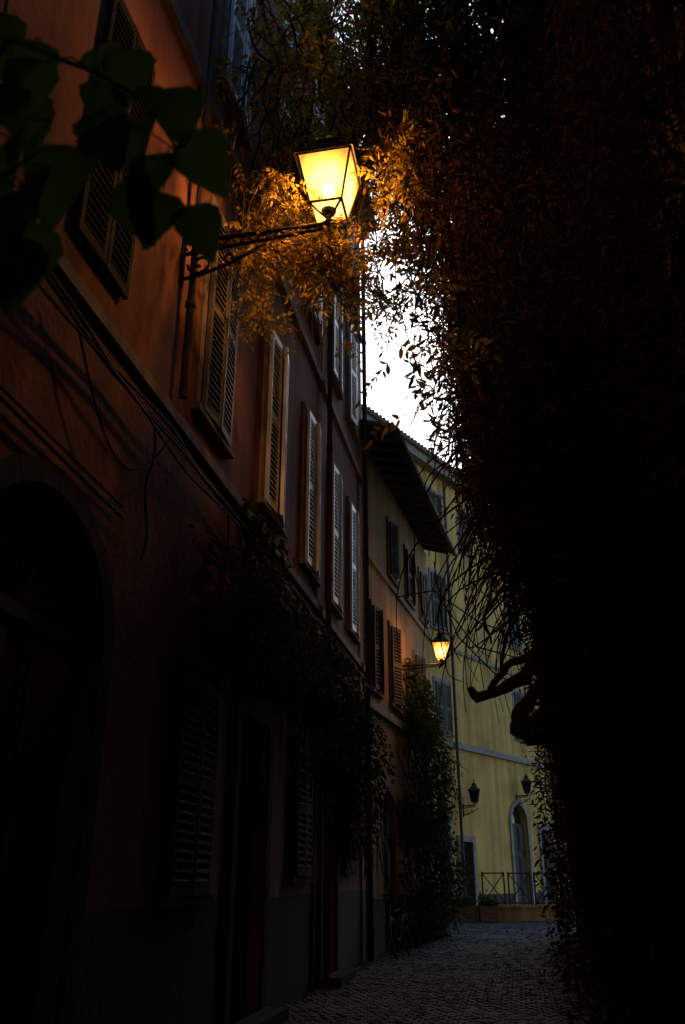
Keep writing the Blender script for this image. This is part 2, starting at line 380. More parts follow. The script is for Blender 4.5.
# --- building 3 : yellow
b3=empty('yellow_building',(-1,34,G))
A0=Vector((-4.65,27.4,0)); A1=Vector((-0.52,36,0)); dA=(A1-A0); LA=dA.length; dA.normalize()
FA=Fr(A0,dA,(dA.y,-dA.x,0)); HA=17.4
dB=Vector((0.4224,0.9064,0)); FB=Fr(A1,dB,(dB.y,-dB.x,0)); LB=16.0; HB=16.9
wA=[]
for s in (1.8,5.35,7.9):
    for c,d in ((6.45,8.3),(10.4,12.6),(14.3,16.2)): wA.append((s-0.5,s+0.5,c,d))
wA=[w for w in wA if not (w[0]>7 and w[2]<14)]
dAo=[(4.2,5.3,G,4.2,'arch'),(6.05,7.0,G,2.75)]
wB=[]
for s in (2.6,5.6,9,12.5):
    for c,d in ((7.0,9.0),(11.0,13.0),(14.5,16.2)): wB.append((s-0.55,s+0.55,c,d))
dBo=[(0.85,2.3,G,4.3,'arch'),(3.6,4.7,G,3.4),(6.2,7.4,G,3.2),(9.5,11.0,G,3.4,'arch')]
mb=MB(); facade(mb,FA,LA,HA,wA+dAo,0,plinth=1.0); block(mb,FA,LA,HA,9,0)
facade(mb,FB,LB,HB,wB+dBo,0,plinth=1.0); block(mb,FB,LB,HB,8,0)
mkobj('walls',mb,[M_yell,M_grey,M_glass],b3)
mb=MB()
for w in wA: surround(mb,FA,*w,w=0.16)
for w in wB: surround(mb,FB,*w,w=0.16)
for F,D in ((FA,dAo),(FB,dBo)):
    for g in D: doorsur(mb,F,g)
for F,L in ((FA,LA),(FB,LB)):
    mb.box(F,0,L-0.003,0.001,0.1,6.0,6.22); mb.box(F,0,L-0.003,0.001,0.06,9.7,9.85)
mb.box(FA,-0.2,LA+.2,0.001,0.35,HA-0.3,HA+0.05); mb.box(FB,0.22,LB,0.001,0.35,HB-0.3,HB+0.05)
mkobj('stone_trim',mb,[M_stone],b3)
mb=MB()
for i,w in enumerate(wA): shutters(mb,FA,*w,R(2,8),R(2,12))
for i,w in enumerate(wB): shutters(mb,FB,*w,R(2,8),R(2,12))
mkobj('shutters',mb,[M_shutb],b3)
mb=MB()
for F,D in ((FA,dAo),(FB,dBo)):
    for g in D: door(mb,F,g[0],g[1],G,g[3]-((g[1]-g[0])/2 if len(g)>4 else 0))
mkobj('doors',mb,[M_wood],b3)
mb=MB()
for F,s,h in ((FA,5.98,HA-.4),(FB,5.0,HB-.4)):
    mb.tube([F.P(s,0.18,G),F.P(s,0.18,h)],0.06,8)
    for z in np.arange(2,h,2.5): mb.tube([F.P(s,0.18,z),F.P(s,0.18,z+.06)],0.08,8)
mkobj('downpipes',mb,[M_pipe],b3)
mb=MB()
mb.hexa([FA.P(-.3,.5,HA+.06),FA.P(LA+.3,.5,HA+.06),FA.P(LA+.3,-4.5,HA+1.5),FA.P(-.3,-4.5,HA+1.5),FA.P(-.3,.5,HA+.16),FA.P(LA+.3,.5,HA+.16),FA.P(LA+.3,-4.5,HA+1.6),FA.P(-.3,-4.5,HA+1.6)])
for s in np.arange(-.2,LA+.2,.25): mb.tube([FA.P(s,.52,HA+.17),FA.P(s,-4.5,HA+1.61)],0.08,6)
mkobj('tiled_roof',mb,[M_tile],b3)

# --- right building : dark brown
b4=empty('brown_building',(1.3,10,G))
F4=Fr((1.3,24,0),(0,-1,0),(-1,0,0)); L4=34;H4=15.5
w4=[]
for s in (3,6,9,12,15,18,21,24,27,30):
    for c,d in ((5.8,7.8),(9.8,11.8),(13,14.5)): w4.append((s-.5,s+.5,c,d))
d4=[(16.0,17.1,G,3.2),(10.5,12,G,3.6,'arch'),(19.5,20.4,1.4,3.1),(22.2,23.3,G,3.1)]
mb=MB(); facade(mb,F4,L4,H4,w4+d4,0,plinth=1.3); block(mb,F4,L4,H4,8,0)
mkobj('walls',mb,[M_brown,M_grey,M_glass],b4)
mb=MB()
for w in w4+d4: surround(mb,F4,*w[:4],sill=w[2]>1)
mb.box(F4,0,L4,0.001,.08,5.1,5.25); mb.box(F4,0,L4,0.001,.4,H4-.3,H4)
mkobj('stone_trim',mb,[M_brown],b4)
mb=MB()
for w in w4: shutters(mb,F4,*w,R(2,10),R(2,10))
for g in d4: door(mb,F4,g[0],g[1],g[2],g[3])
mkobj('shutters',mb,[M_wood],b4)
# --- unseen building added behind the viewpoint, keeps sky light off the street
b5=empty('sky_blocking_building',(-.7,-9,G))
F5=Fr((1.28,-7.5,0),(-1,0,0),(0,1,0)); mb=MB()
w5=[(.9,1.8,5.8,7.8),(2.6,3.5,5.8,7.8),(.9,1.8,9.8,11.8),(2.6,3.5,9.8,11.8),(1.6,2.8,G,3.2)]
facade(mb,F5,4.06,15,w5,0,plinth=1.2); block(mb,F5,4.06,15,2.3,0); mkobj('walls',mb,[M_terra,M_grey,M_glass],b5)
mb=MB()
for w in w5[:4]: shutters(mb,F5,*w,4,6)
door(mb,F5,*w5[4]); mkobj('shutters_and_door',mb,[M_wood],b5)

# ------------------------------------------------------------------ ground and street
mb=MB(); mb.poly([(-300,-300,G-0.03),(300,-300,G-0.03),(300,300,G-0.03),(-300,300,G-0.03)]); mkobj('ground',mb,[M_ground])
mb=MB()
mb.poly([(-3.5,-12,G-0.015),(1.9,-12,G-0.015),(1.9,24,G-0.015),(9,30,G-0.015),(9,50,G-0.015),(-7,50,G-0.015),(-7,26,G-0.015),(-3.5,24,G-0.015)],0)
y=2.0; row=0
while y<41:
    xl=-2.8 if y<17 else (-2.8+(y-17)*0.09 if y<24.8 else -4.6+max(0,(y-27.4))*.45)
    xr=1.32 if y<24 else min(5,1.3+(y-24))
    x=xl+ (0.06 if row%2 else 0)
    while x<xr-0.1:
        cx=x+0.06+R(-.006,.006); cy=y+R(-.01,.01)+0.03*math.sin(x*2.2); hw=0.054+R(-.004,.002); hy=0.054+R(-.005,.003)
        h=G+R(0,.008)+0.02*((cx+.75)/2)**2-0.005+0.025*noise.noise(Vector((cx*.6,cy*.6,0))); r=R(-.12,.12)
        tx,ty=R(-.003,.003),R(-.003,.003)
        b=len(mb.v); c_,s_=math.cos(r),math.sin(r)
        for ii,(k,zz) in enumerate(((1.0,-0.017),(0.78,0))):
            for (ux,uy) in ((-1,-1),(1,-1),(1,1),(-1,1)):
                px,py=ux*hw*k,uy*hy*k
                mb.v.append((cx+px*c_-py*s_,cy+px*s_+py*c_,h+zz+(tx*ux+ty*uy if ii else 0)))
        for q in ((4,5,6,7),(0,1,5,4),(1,2,6,5),(2,3,7,6),(3,0,4,7)): mb.f.append(tuple(b+i for i in q)); mb.m.append(1)
        x+=0.118
    y+=0.118; row+=1
mkobj('cobbled_street',mb,[M_grout,M_cob])
n=900
C=np.stack([rng.uniform(-2.7,1.1,n),rng.uniform(4,26,n),np.full(n,G+0.03)],1)
edge=rng.random(n)<0.5; C[edge,0]=np.where(rng.random(edge.sum())<.5,-2.75+rng.exponential(.15,edge.sum()),1.1-rng.exponential(.2,edge.sum()))
an=rng.uniform(0,6.28,n); D=np.stack([np.cos(an),np.sin(an),rng.uniform(-.05,.25,n)],1); Nn=np.stack([rng.normal(0,.25,n),rng.normal(0,.25,n),np.ones(n)],1)
leaves('fallen_leaves',C,D,Nn,rng.uniform(.05,.1,n),rng.uniform(.025,.05,n),M_fallen)

# ------------------------------------------------------------------ lanterns
def lantern(name,c,sz,wallpt,lit,power=0):
    e=empty(name,wallpt); c=Vector(c)
    b,t,h=0.155*sz,0.26*sz,0.52*sz
    mb=MB()
    cor=[(-1,-1),(1,-1),(1,1),(-1,1)]
    for i,(x,y) in enumerate(cor):
        mb.tube([c+Vector((x*b,y*b,0)),c+Vector((x*t,y*t,h))],0.012*sz,5)
        x2,y2=cor[(i+1)%4]
        mb.tube([c+Vector((x*b,y*b,0)),c+Vector((x2*b,y2*b,0))],0.014*sz,5)
        mb.tube([c+Vector((x*t,y*t,h)),c+Vector((x2*t,y2*t,h))],0.02*sz,5)
    prof=[(t*1.12,h-0.01*sz),(t*1.14,h+0.025*sz),(t*0.78,h+0.12*sz),(t*0.42,h+0.22*sz),(t*0.36,h+0.23*sz),(t*0.36,h+0.29*sz),(t*0.46,h+0.3*sz),(t*0.2,h+0.37*sz)]
    for i in range(len(prof)-1):
        (r0,z0),(r1,z1)=prof[i],prof[i+1]
        for k in range(4):
            x,y=cor[k];x2,y2=cor[(k+1)%4]
            mb.poly([c+Vector((x*r0,y*r0,z0)),c+Vector((x2*r0,y2*r0,z0)),c+Vector((x2*r1,y2*r1,z1)),c+Vector((x*r1,y*r1,z1))])
    mb.lathe(c,[(0.03*sz,h+.36*sz),(0.015*sz,h+.4*sz),(0.035*sz,h+.43*sz),(0.02*sz,h+.46*sz),(0.001,h+.53*sz)],8)
    mb.lathe(c,[(b*0.5,0.0),(b*0.4,-0.03*sz),(b*0.2,-0.06*sz),(b*0.18,-0.12*sz),(b*0.35,-0.15*sz),(b*.12,-.19*sz)],10)
    for x,y in cor: mb.tube([c+Vector((x*b,y*b,0)),c+Vector((x*b*.5,y*b*.5,-.06*sz)),c+Vector((0,0,-.1*sz))],.012*sz,5)
    mkobj('lantern_frame',mb,[M_iron],e)
    gl=MB()
    for k in range(4):
        x,y=cor[k];x2,y2=cor[(k+1)%4]
        gl.poly([c+Vector((x*b,y*b,.01)),c+Vector((x2*b,y2*b,.01)),c+Vector((x2*t,y2*t,h-.01)),c+Vector((x*t,y*t,h-.01))])
    gl.poly([c+Vector((x*b,y*b,.01)) for x,y in cor])
    gm=lampglass(name+'_lit_glass',tuple(c+Vector((0,0,h*.5))),lit,sz) if lit else M_glass
    mkobj('glass_panes',gl,[gm],e)
    w=Vector(wallpt); foot=c+Vector((0,0,-.15*sz)); ar=MB()
    top=Vector((w.x,w.y,foot.z)); 
    ar.tube([top,foot],0.026*sz,6); 
    d=foot-top; Ln=d.length; d.normalize()
    ar.tube([top-Vector((0,0,.15*sz)),foot-Vector((0,0,.05*sz))],0.02*sz,5)
    n=9
    for i in range(n):
        a=top+d*Ln*(i/n); b_=top+d*Ln*((i+1)/n)
        ar.tube([a,(a+b_)/2-Vector((0,0,(.15-.09*(i+.5)/n)*sz)),b_],0.014*sz,4)
    def scroll(cx,cz,r0,turns,sg):
        pts=[]
        for i in range(22):
            f=i/21; a=f*turns*2*math.pi; r=r0*(1-.8*f)
            pts.append(top+d*(cx+sg*r*math.cos(a))+Vector((0,0,cz-r*math.sin(a))))
        ar.tube(pts,0.016*sz,5)
    scroll(.2*sz,-.28*sz,.13*sz,1.3,-1); scroll(.5*sz,-.25*sz,.08*sz,1.2,1)
    ar.tube([top+Vector((0,0,-.45*sz)),top+d*.2*sz+Vector((0,0,-.42*sz)),top+d*.5*sz+Vector((0,0,-.32*sz)),top+d*.85*sz+Vector((0,0,-.14*sz)),],0.02*sz,6)
    ar.tube([top+Vector((0,0,.12*sz))+d*.015,top+Vector((0,0,-.52*sz))+d*.015],0.03*sz,6)
    mkobj('bracket_arm',ar,[M_iron],e,True)
    if lit:
        bb=MB(); cc=c+Vector((0,0,h*.5)); bb.lathe(cc,[(.001,-.07*sz),(.05*sz,-.05*sz),(.07*sz,0),(.05*sz,.05*sz),(.001,.08*sz)],10)
        l=bpy.data.lights.new(name+'_bulb','POINT'); l.energy=power; l.color=(1,.37,.07); l.shadow_soft_size=.09*sz
        mkobj('bulb',bb,[emis(name+'_bulb_glow',(1,.7,.25),6)],e,True)
        o=bpy.data.objects.new('bulb_light',l); o.location=c+Vector((0,0,h*.5)); sc.collection.objects.link(o); setp(o,e)
    return e
lantern('street_lantern',(-1.33,6.26,7.5),1.0,(-2.8,6.26,7.25),4.2,620)
p2=F2.P(3.5,0,0)
lantern('street_lantern',(p2.x+1.0,p2.y,6.45),.75,(p2.x,p2.y,6.3),3.8,260)
pa=FA.P(6.5,0,0); lantern('wall_lantern',(pa.x+.45,pa.y-.22,4.1),.75,(pa.x,pa.y,4.0),0)
pb=FB.P(1.55,0,0); lantern('wall_lantern',(pb.x+.45,pb.y-.22,4.75),.75,(pb.x,pb.y,4.6),0)

# ------------------------------------------------------------------ planters, railings, low wall
e=empty('low_wall',(-0.5,33,G)); mb=MB()
FW=Fr((-2.9,32.0,0),(0.985,0.17,0),(0.17,-0.985,0))
mb.box(FW,0,5.4,-.35,0,G-.05,G+.42); mb.box(FW,-.04,5.44,-.4,.05,G+.42,G+.5)
mkobj('wall_body',mb,[M_ochre],e)
for i,(s,wd) in enumerate(((0.5,.75),(1.45,.6))):
    e=empty('wooden_planter',FW.P(s+.3,.4,G)); mb=MB()
    a,b=s,s+wd
    for k in range(4): mb.box(FW,a,b,.25,.29,G+.02+k*.12,G+.125+k*.12); mb.box(FW,a,b,.7,.74,G+.02+k*.12,G+.125+k*.12)
    for k in range(4): mb.box(FW,a,a+.04,.292,.698,G+.02+k*.12,G+.125+k*.12); mb.box(FW,b-.04,b,.292,.698,G+.02+k*.12,G+.125+k*.12)
    mb.box(FW,a+.045,b-.045,.295,.695,G+.3,G+.42)
    mkobj('box',mb,[M_planter],e)
    n=400; C=np.array([FW.P(R(a,b),R(.25,.75),G+.45+abs(random.gauss(0,.15))) for _ in range(n)])
    leaves('shrub',C,rng.normal(0,1,(n,3))+[0,0,.8],rng.normal(0,1,(n,3)),.09,.05,M_leafgreen,e)
for s in (1.7,2.6,3.5,4.4):
    e=empty('iron_railing',FW.P(s,-.2,G+.5)); mb=MB(); z0,z1=G+.5,G+1.5; a,b=s,s+.75
    for x in (a,b): mb.tube([FW.P(x,-.2,z0),FW.P(x,-.2,z1+.05)],.03,6)
    for z in (z0+.06,z1): mb.tube([FW.P(a,-.2,z),FW.P(b,-.2,z)],.024,6)
    mb.tube([FW.P(a,-.2,z0+.06),FW.P(b,-.2,z1)],.02,5); mb.tube([FW.P(b,-.185,z0+.06),FW.P(a,-.185,z1)],.02,5)
    mkobj('rails',mb,[M_iron],e)
e=empty('menu_board',FW.P(.9,-.9,G)); mb=MB()
mb.box(FW,.75,1.45,-1.0,-.92,G+.15,G+2.35); mb.box(FW,.68,.75,-1.02,-.9,G,G+2.45); mb.box(FW,1.45,1.52,-1.02,-.9,G,G+2.45); mb.box(FW,.75,1.45,-1.02,-.9,G+2.35,G+2.44)
mb.box(FW,.85,1.35,-.92,-.905,G+.9,G+2.2,0)
mkobj('board',mb,[M_wood],e)

# ------------------------------------------------------------------ bicycle
def bicycle(base,dirv,lean):
    e=empty('bicycle',base); F=Fr(base,dirv,lean); mb=MB()
    P=lambda s,z,o=0: F.P(s,o+0.18*z*-1,z)
    r=.33
    for cx in (0,1.05):
        mb.tube([P(cx+r*math.cos(a),.34+r*math.sin(a)) for a in np.linspace(0,2*math.pi,25)],.018,6)
        mb.tube([P(cx+(r-.03)*math.cos(a),.34+(r-.03)*math.sin(a)) for a in np.linspace(0,2*math.pi,25)],.008,4)
        for a in np.linspace(0,2*math.pi,15)[:-1]: mb.tube([P(cx,.34),P(cx+r*math.cos(a),.34+r*math.sin(a))],.003,3)
        mb.tube([P(cx,.34,-.05),P(cx,.34,.05)],.025,6)
        mb.tube([P(cx+.36*math.cos(a),.34+.36*math.sin(a)) for a in np.linspace(.2,2.6,9)],.014,4)
    for q in (((.42,.3),(.3,.78)),((.42,.3),(.85,.72)),((.3,.78),(.85,.8)),((0,.34),(.42,.3)),((0,.34),(.3,.75)),((.84,.9),(1.05,.34)),((.3,.78),(.28,.9))):
        mb.tube([P(*q[0]),P(*q[1])],.016,6)
    mb.tube([P(.84,.9),P(.82,1.02)],.014,6); mb.tube([P(.72,1.03,-.28),P(.82,1.05,-.15),P(.82,1.02,0),P(.82,1.05,.15),P(.72,1.03,.28)],.013,6)
    mb.hexa([P(.14,.9,-.08),P(.42,.9,-.02),P(.42,.9,.02),P(.14,.9,.08),P(.14,.96,-.08),P(.42,.95,-.02),P(.42,.95,.02),P(.14,.96,.08)])
    mb.tube([P(.42+.09*math.cos(a),.3+.09*math.sin(a),.03) for a in np.linspace(0,2*math.pi,13)],.008,4)
    mb.tube([P(.42,.3,.06),P(.5,.16,.07)],.01,5); mb.tube([P(.5,.16,.03),P(.5,.16,.13)],.014,5)
    mkobj('frame_and_wheels',mb,[M_cable],e)
bicycle(F2.P(.1,.55,G+.02),F2.d,F2.n)

# ------------------------------------------------------------------ vegetation
# 1. hanging creeper on the right wall arching over the lane
vine=empty('hanging_creeper',(1.2,9,G))
zk=[2.6,3.5,4.4,5.0,5.6,7.0,8.5,9.5,10.5,12.0,14]
xk=[.88,.80,.62,.38,.06,-.20,-.32,-.42,-.64,-1.05,-1.5]
C=[];D=[];LL=[]; stems=MB()
for i in range(1620):
    Y=5.8+12*random.random()**1.15; sh=.35*(Y-8)
    ze=R(4.5,13.5); xb=np.interp(ze,zk,xk)
    x=xb+(1.28-xb)*(random.random()**1.3) ; x+=R(-.08,.08)
    if i<260: x=R(.86,1.25); Y=R(7.5,20); sh=.35*(Y-8)
    near_=1300<=i<1450; loose=i>=1450
    if near_: x=R(.85,1.25); Y=R(1.6,6.4); sh=.35*(Y-8); ze=R(8,13)
    slack=random.random()**2*.6; ph=R(0,6); am=R(.02,.16); y=Y; pts=[]
    k=0; zmin=R(.3,2.5) if x>.84 else 0
    if near_: zmin=R(3.2,5.5)
    if loose: Y=R(7.5,13.5); y=Y; sh=.35*(Y-8); ze=R(5.2,8); x=np.interp(ze,zk,xk)+R(-.12,.3); slack=R(.3,1.0); am=R(.05,.22); zmin=R(3.5,6.0)+sh*.8
    drift=R(-.15,.15); dens=1 if random.random()<.5 else 2
    while True:
        z=ze+sh
        if z<zmin or x<np.interp(ze,zk,xk)-slack or k>130: break
        px=x+am*math.sin(ze*1.7+ph); py=y+am*math.cos(ze*1.3+ph)
        if k%4==0: pts.append((px,py,z))
        for _ in range(dens):
            if loose and random.random()<.55: continue
            a=R(0,6.28); C.append((px+R(-.06,.06),py+R(-.06,.06),z)); D.append((math.cos(a),math.sin(a),R(-1.3,.35))); LL.append(R(.06,.13))
        ze-=.08; y+=drift*.08; k+=1
    if len(pts)>3 and (i%3==0 or loose): stems.tube(pts,.006 if not loose else .009,3,cap=False)
C=np.array(C);D=np.array(D);LL=np.array(LL)
leaves('curtain_leaves',C,D,rng.normal(0,1,(len(C),3)),LL,LL*.3,M_leafdark,vine)
C=[]
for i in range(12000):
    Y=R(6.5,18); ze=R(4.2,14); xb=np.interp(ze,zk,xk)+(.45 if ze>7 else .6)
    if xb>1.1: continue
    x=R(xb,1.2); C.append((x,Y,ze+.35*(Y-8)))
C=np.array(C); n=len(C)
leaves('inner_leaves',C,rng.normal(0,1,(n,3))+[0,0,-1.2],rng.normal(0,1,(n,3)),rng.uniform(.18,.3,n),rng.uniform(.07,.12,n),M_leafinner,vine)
def wob(p0,p1,n,amp,sag=0):
    p0=Vector(p0);p1=Vector(p1);s=R(0,50);o=[]
    for i in range(n):
        f=i/(n-1); q=p0.lerp(p1,f); e_=math.sin(math.pi*f)
        v=noise.noise_vector(Vector((f*3+s,s,0)))*amp*e_
        o.append(q+v-Vector((0,0,sag*e_)))
    return o
for (y,r) in ((7.4,.07),(9.5,.08),(10.3,.05),(12.5,.06),(15,.06)):
    stems.tube(wob((1.05,y,G),(1.0,y+R(-.5,.5),5.5),24,.35),[r*(1-.4*i/23) for i in range(24)],7)
    stems.tube(wob((1.0,y,5.3),(R(-.4,.1),y+R(0,1)+1.2,9+.35*(y-8)),20,.6,-.2),[r*.6*(1-.6*i/19) for i in range(20)],6)
def gn(pts,rad,sides):
    P=[Vector(p) for p in pts]; out=[];rr=[]
    for i in range(len(P)-1):
        for k in range(4):
            f=k/4; q=P[i].lerp(P[i+1],f); v=noise.noise_vector(q*6)*.03
            out.append(q+v); rr.append((rad[i]*(1-f)+rad[i+1]*f)*(1+.28*noise.noise(q*14)))
    out.append(P[-1]); rr.append(rad[-1]); stems.tube(out,rr,sides)
gn([(1.1,9.2,5.4),(.75,9.1,4.7),(.52,9,4.2),(.38,9,3.75),(.2,9,3.5),(-.05,9,3.38),(-.3,9,3.3),(-.36,9,3.42)],[.09,.085,.08,.075,.07,.06,.05,.03],8)
gn([(.5,9.1,3.9),(.25,9.05,3.72),(.05,8.95,3.62),(-.1,9,3.45),(-.2,9,3.34)],[.05,.045,.04,.035,.02],7)
gn([(1.1,9.3,3.2),(.8,9.1,3.4),(.5,9,3.52),(.3,9,3.36),(.12,9,3.12),(.1,9,2.98),(.22,9,2.9),(.4,9,2.92),(.5,9,3.05),(.36,9,3.12),(.2,8.97,3.04)],[.08,.075,.07,.07,.08,.09,.1,.1,.09,.08,.05],8)
gn([(1.1,9.1,2.7),(.8,9,2.85),(.5,9,2.98),(.3,9.03,3.05)],[.07,.07,.09,.1],8)
gn([(.55,9,4.4),(.3,8.9,4.3),(.05,9,3.95),(-.02,9.1,3.6)],[.03,.03,.025,.015],6)
gn([(.7,8.6,5.0),(.45,8.6,4.6),(.1,8.7,4.45),(-.15,8.7,4.1),(-.1,8.7,3.8)],[.035,.03,.025,.02,.012],6)
for i in range(110):
    y=R(6.5,12); 
    p0=Vector((R(.1,.9),y,R(4.2,6.5)+.35*(y-8))); p1=Vector((p0.x-R(.3,1.0),y+R(-.5,.5),p0.z-R(.6,2.4)))
    if p1.z<3.1: p1.z=3.1+R(0,.5)
    q=[]
    s1=R(.2,.8)
    for k in range(14):
        f=k/13; q.append(p0.lerp(p1,f)+Vector((-s1*math.sin(math.pi*f)*.5,0,-.5*s1*math.sin(math.pi*f)*(1 if i%2 else -.4))))
    stems.tube(q,[.012*(1-.6*k/13) for k in range(14)],4,cap=False)
stems.tube([( -1.1,9,4.45),(-.7,9,4.5),(-.2,9,4.1),(.2,9,3.95),(.6,9,4.1)],.009,4)
stems.tube([(-.75,10,5.2),(-.7,10,4.7),(-.3,10,4.1),(.3,10,3.9),(.8,10,4.0)],.01,4)
stems.tube([(-.55,8,4.9),(-.6,8,4.3),(-.4,8,3.7),(-.05,8,3.3),(.3,8,3.2)],.008,4)
mkobj('woody_stems',stems,[M_bark],vine)

# 2. wisteria branches over lane & around lantern
wis=empty('wisteria',(-1.5,6,9))
st=MB(); PC=[];PD=[];PL=[];PN=[]
def pinnate(base,d,length,nl,sz):
    base=Vector(base); d=Vector(d).normalized(); pts=[]
    side=d.cross(Vector((R(-1,1),R(-1,1),R(-.3,1)))).normalized(); p=base.copy()
    for i in range(nl+1):
        pts.append(p.copy())
        if i>0:
            for sg in (-1,1):
                if random.random()<.12: continue
                PC.append(tuple(p)); dd=(side*sg+d*R(.2,.7)+Vector((R(-.3,.3),R(-.3,.3),R(-.55,.1)))); PD.append(tuple(dd)); PL.append(sz*R(.7,1.15)*(1-.25*i/nl))
                nn=d.cross(side)+Vector((R(-.6,.6),R(-.6,.6),R(-.6,.6))); PN.append(tuple(nn))
        d=(d+Vector((R(-.06,.06),R(-.06,.06),-.13))).normalized(); p=p+d*length/nl
    PC.append(tuple(p));PD.append(tuple(d));PL.append(sz);PN.append(tuple(d.cross(side)))
    st.tube(pts,.0035,3,cap=False)
def branch(p0,p1,n,amp,sag,r,nleaf,sz=.075,ln=.3):
    pts=wob(p0,p1,n,amp,sag); st.tube(pts,[r*(1-.7*i/(n-1)) for i in range(n)],5,cap=False)
    for k in range(nleaf):
        q=pts[min(n-1,int(R(0.1,1)*n))]; a=R(0,6.28)
        pinnate(q,(math.cos(a),math.sin(a),R(-.9,.5)),ln*R(.7,1.2),5,sz)
# left of the lantern, hanging from above between it and the wall
for i in range(18):
    x0=R(-2.5,-1.7); branch((x0+R(-.2,.3),6.9+R(-.3,1),10.0+R(-.5,.5)),(x0,6.75+R(-.1,.5),8.0+R(-1.1,.5)),12,.4,.0,.012,9,.085)
# just beyond the lantern, between it and the far windows
for i in range(24):
    x0=R(-2.6,-1.3); branch((x0+R(-.2,.3),7.0+R(-.1,.5),9.2),(x0,7.0+R(-.15,.4),7.1+R(-.5,.8)),12,.25,0,.01,9,.08,.26)
# behind and right of the lantern
for i in range(34):
    branch((R(-1.4,-.2),7.4+R(-.5,1.3),11.2),(R(-1.4,-.5),7.2+R(-.1,1.4),9.3+R(-.6,.7)),12,.4,0,.012,12,.09,.32)
for i in range(16):
    branch((R(-.9,-.2),6.3+R(-.4,.6),9.4),(R(-.95,-.5),6.3+R(-.2,.5),8.0+R(-.4,.6)),12,.25,0,.01,10,.085,.26)
# bunch right under and around the lantern foot
for i in range(16):
    branch((-1.9+R(-.3,.3),6.35+R(-.2,.3),7.35+R(-.1,.15)),(-1.05+R(-.3,.3),6.35+R(-.2,.3),7.0+R(-.3,.35)),9,.15,.05,.007,7,.08,.24)
for i in range(5):
    branch((-1.4+R(-.2,.2),6.3,7.1),(-1.1+R(-.2,.2),6.2+R(-.2,.2),6.35+R(-.2,.3)),9,.15,.05,.007,5,.09,.26)
for i in range(5):
    branch((-1.9,6.2+R(-.1,.1),7.6+R(0,.6)),(-1.55+R(-.1,.05),6.1+R(-.3,.2),7.5+R(-.15,.5)),9,.15,.05,.007,5,.075,.22)
# sprays nearer the camera, over the sky gap
for (a,b,n) in (((-.3,4.5,5.7),(-.5,4.1,4.2),4),((-.2,4.3,5.2),(-.42,3.95,3.75),7),((-.1,4.5,5.1),(-.2,4.2,3.9),8),((-.35,4.6,5.3),(-.72,4.3,4.9),4),((-.1,4.4,5.0),(-.33,4.1,3.4),8)):
    branch(a,b,12,.2,0,.007,n,.08,.24)
# canopy over the lane
for i in range(130):
    p=(R(-2.6,1.0),R(5.8,11.5),R(10.0,13.0)); q=(p[0]+R(-1.2,1.2),p[1]+R(-1.0,1.2),p[2]-R(.2,1.3))
    branch(p,q,10,.5,0,.014,11,.12,.38)
for i in range(110):
    p=(R(-2.4,-.2),R(8.5,14),R(12.0,18)); 
    if p[2]<1.6+1.08*p[1]: continue
    q=(p[0]+R(-1.2,1.2),p[1]+R(-1.0,1.2),p[2]-R(.2,.8))
    branch(p,q,10,.5,0,.014,12,.17,.5)
# extra canopy added back over the viewpoint to block sky light above the lane
for i in range(40):
    p=(R(-2.6,1.0),R(-6,3),R(7.5,10.0)); q=(p[0]+R(-1.2,1.2),p[1]+R(-1.0,1.2),p[2]-R(.2,1.0))
    branch(p,q,8,.5,0,.016,9,.2,.6)
for i in range(34):
    p=Vector((R(-2.4,.2),R(6.6,8.5),R(9.8,11.5))); st.tube(wob(p,p+Vector((R(-.7,.7),R(-.1,.6),-R(1,3))),16,.5),[.018*(1-.6*k/15) for k in range(16)],5,cap=False)
leaves('leaflets',PC,PD,PN,np.array(PL),np.array(PL)*.42,M_leafgold,wis)
mkobj('twigs',st,[M_bark],wis)

# 3. wall climbers
def climber(name,F,cells,n,sz,parentloc,mat=M_leafgreen):
    e=empty(name,parentloc); C=[];D=[];Nn=[]
    tw=MB()
    tot=sum(c[6] for c in cells)
    for c in cells:
        s0,s1,z0,z1,o0,o1,w=c
        for _ in range(int(n*w/tot)):
            s,z=R(s0,s1),R(z0,z1)
            fs=1-abs((s-s0)/(s1-s0)*2-1)**3; nz=noise.noise(Vector((s*1.7,z*1.7,3)))
            if nz+R(-.5,.5)<-.12 or random.random()>fs+.15: continue
            fz=math.sin(math.pi*min(1,max(0,(z-z0)/(z1-z0))))**.5
            o=.02+o0+(o1-o0)*random.random()*(0.35+.65*(nz+.7))*fz
            C.append(tuple(F.P(s,o,z))); v=F.n*R(0,.8)+F.d*R(-.8,.8)+Vector((0,0,R(-1.1,.1))); D.append(tuple(v)); q=F.n+Vector((R(-.6,.6),R(-.6,.6),R(-.1,.9))); Nn.append(tuple(q))
        for _ in range(int(3+w*3)):
            s=R(s0,s1); tw.tube(wob(F.P(s,o0+.05,max(z0,z1-.3)),F.P(s+R(-.5,.5),o0+(o1-o0)*R(.1,.6),z0-R(0,.4)),14,.3),.01,4,cap=False)
    L=rng.uniform(.7,1.25,len(C))*sz
    leaves('foliage',C,D,Nn,L,L*.75,mat,e)
    mkobj('twigs',tw,[M_bark],e)
climber('wall_climber',F1,[(16.8,21,3.5,4.6,0,.75,3),(18.2,19.6,4.2,5.5,0,.5,1.5),(20.3,24.6,3.6,5.0,0,.6,3),(23.8,26.8,1.9,4.6,0,.75,3.5),(21,26.5,2.8,4.0,0,.45,1.5)],16000,.085,(-2.8,11,G))
climber('ivy',F2,[(2.2,7.6,G,3.2,0,.95,5),(2.8,7.5,2.4,5.6,0,.85,5),(3.6,6.4,4.8,6.6,0,.5,2)],20000,.11,(-2.4,21,G))

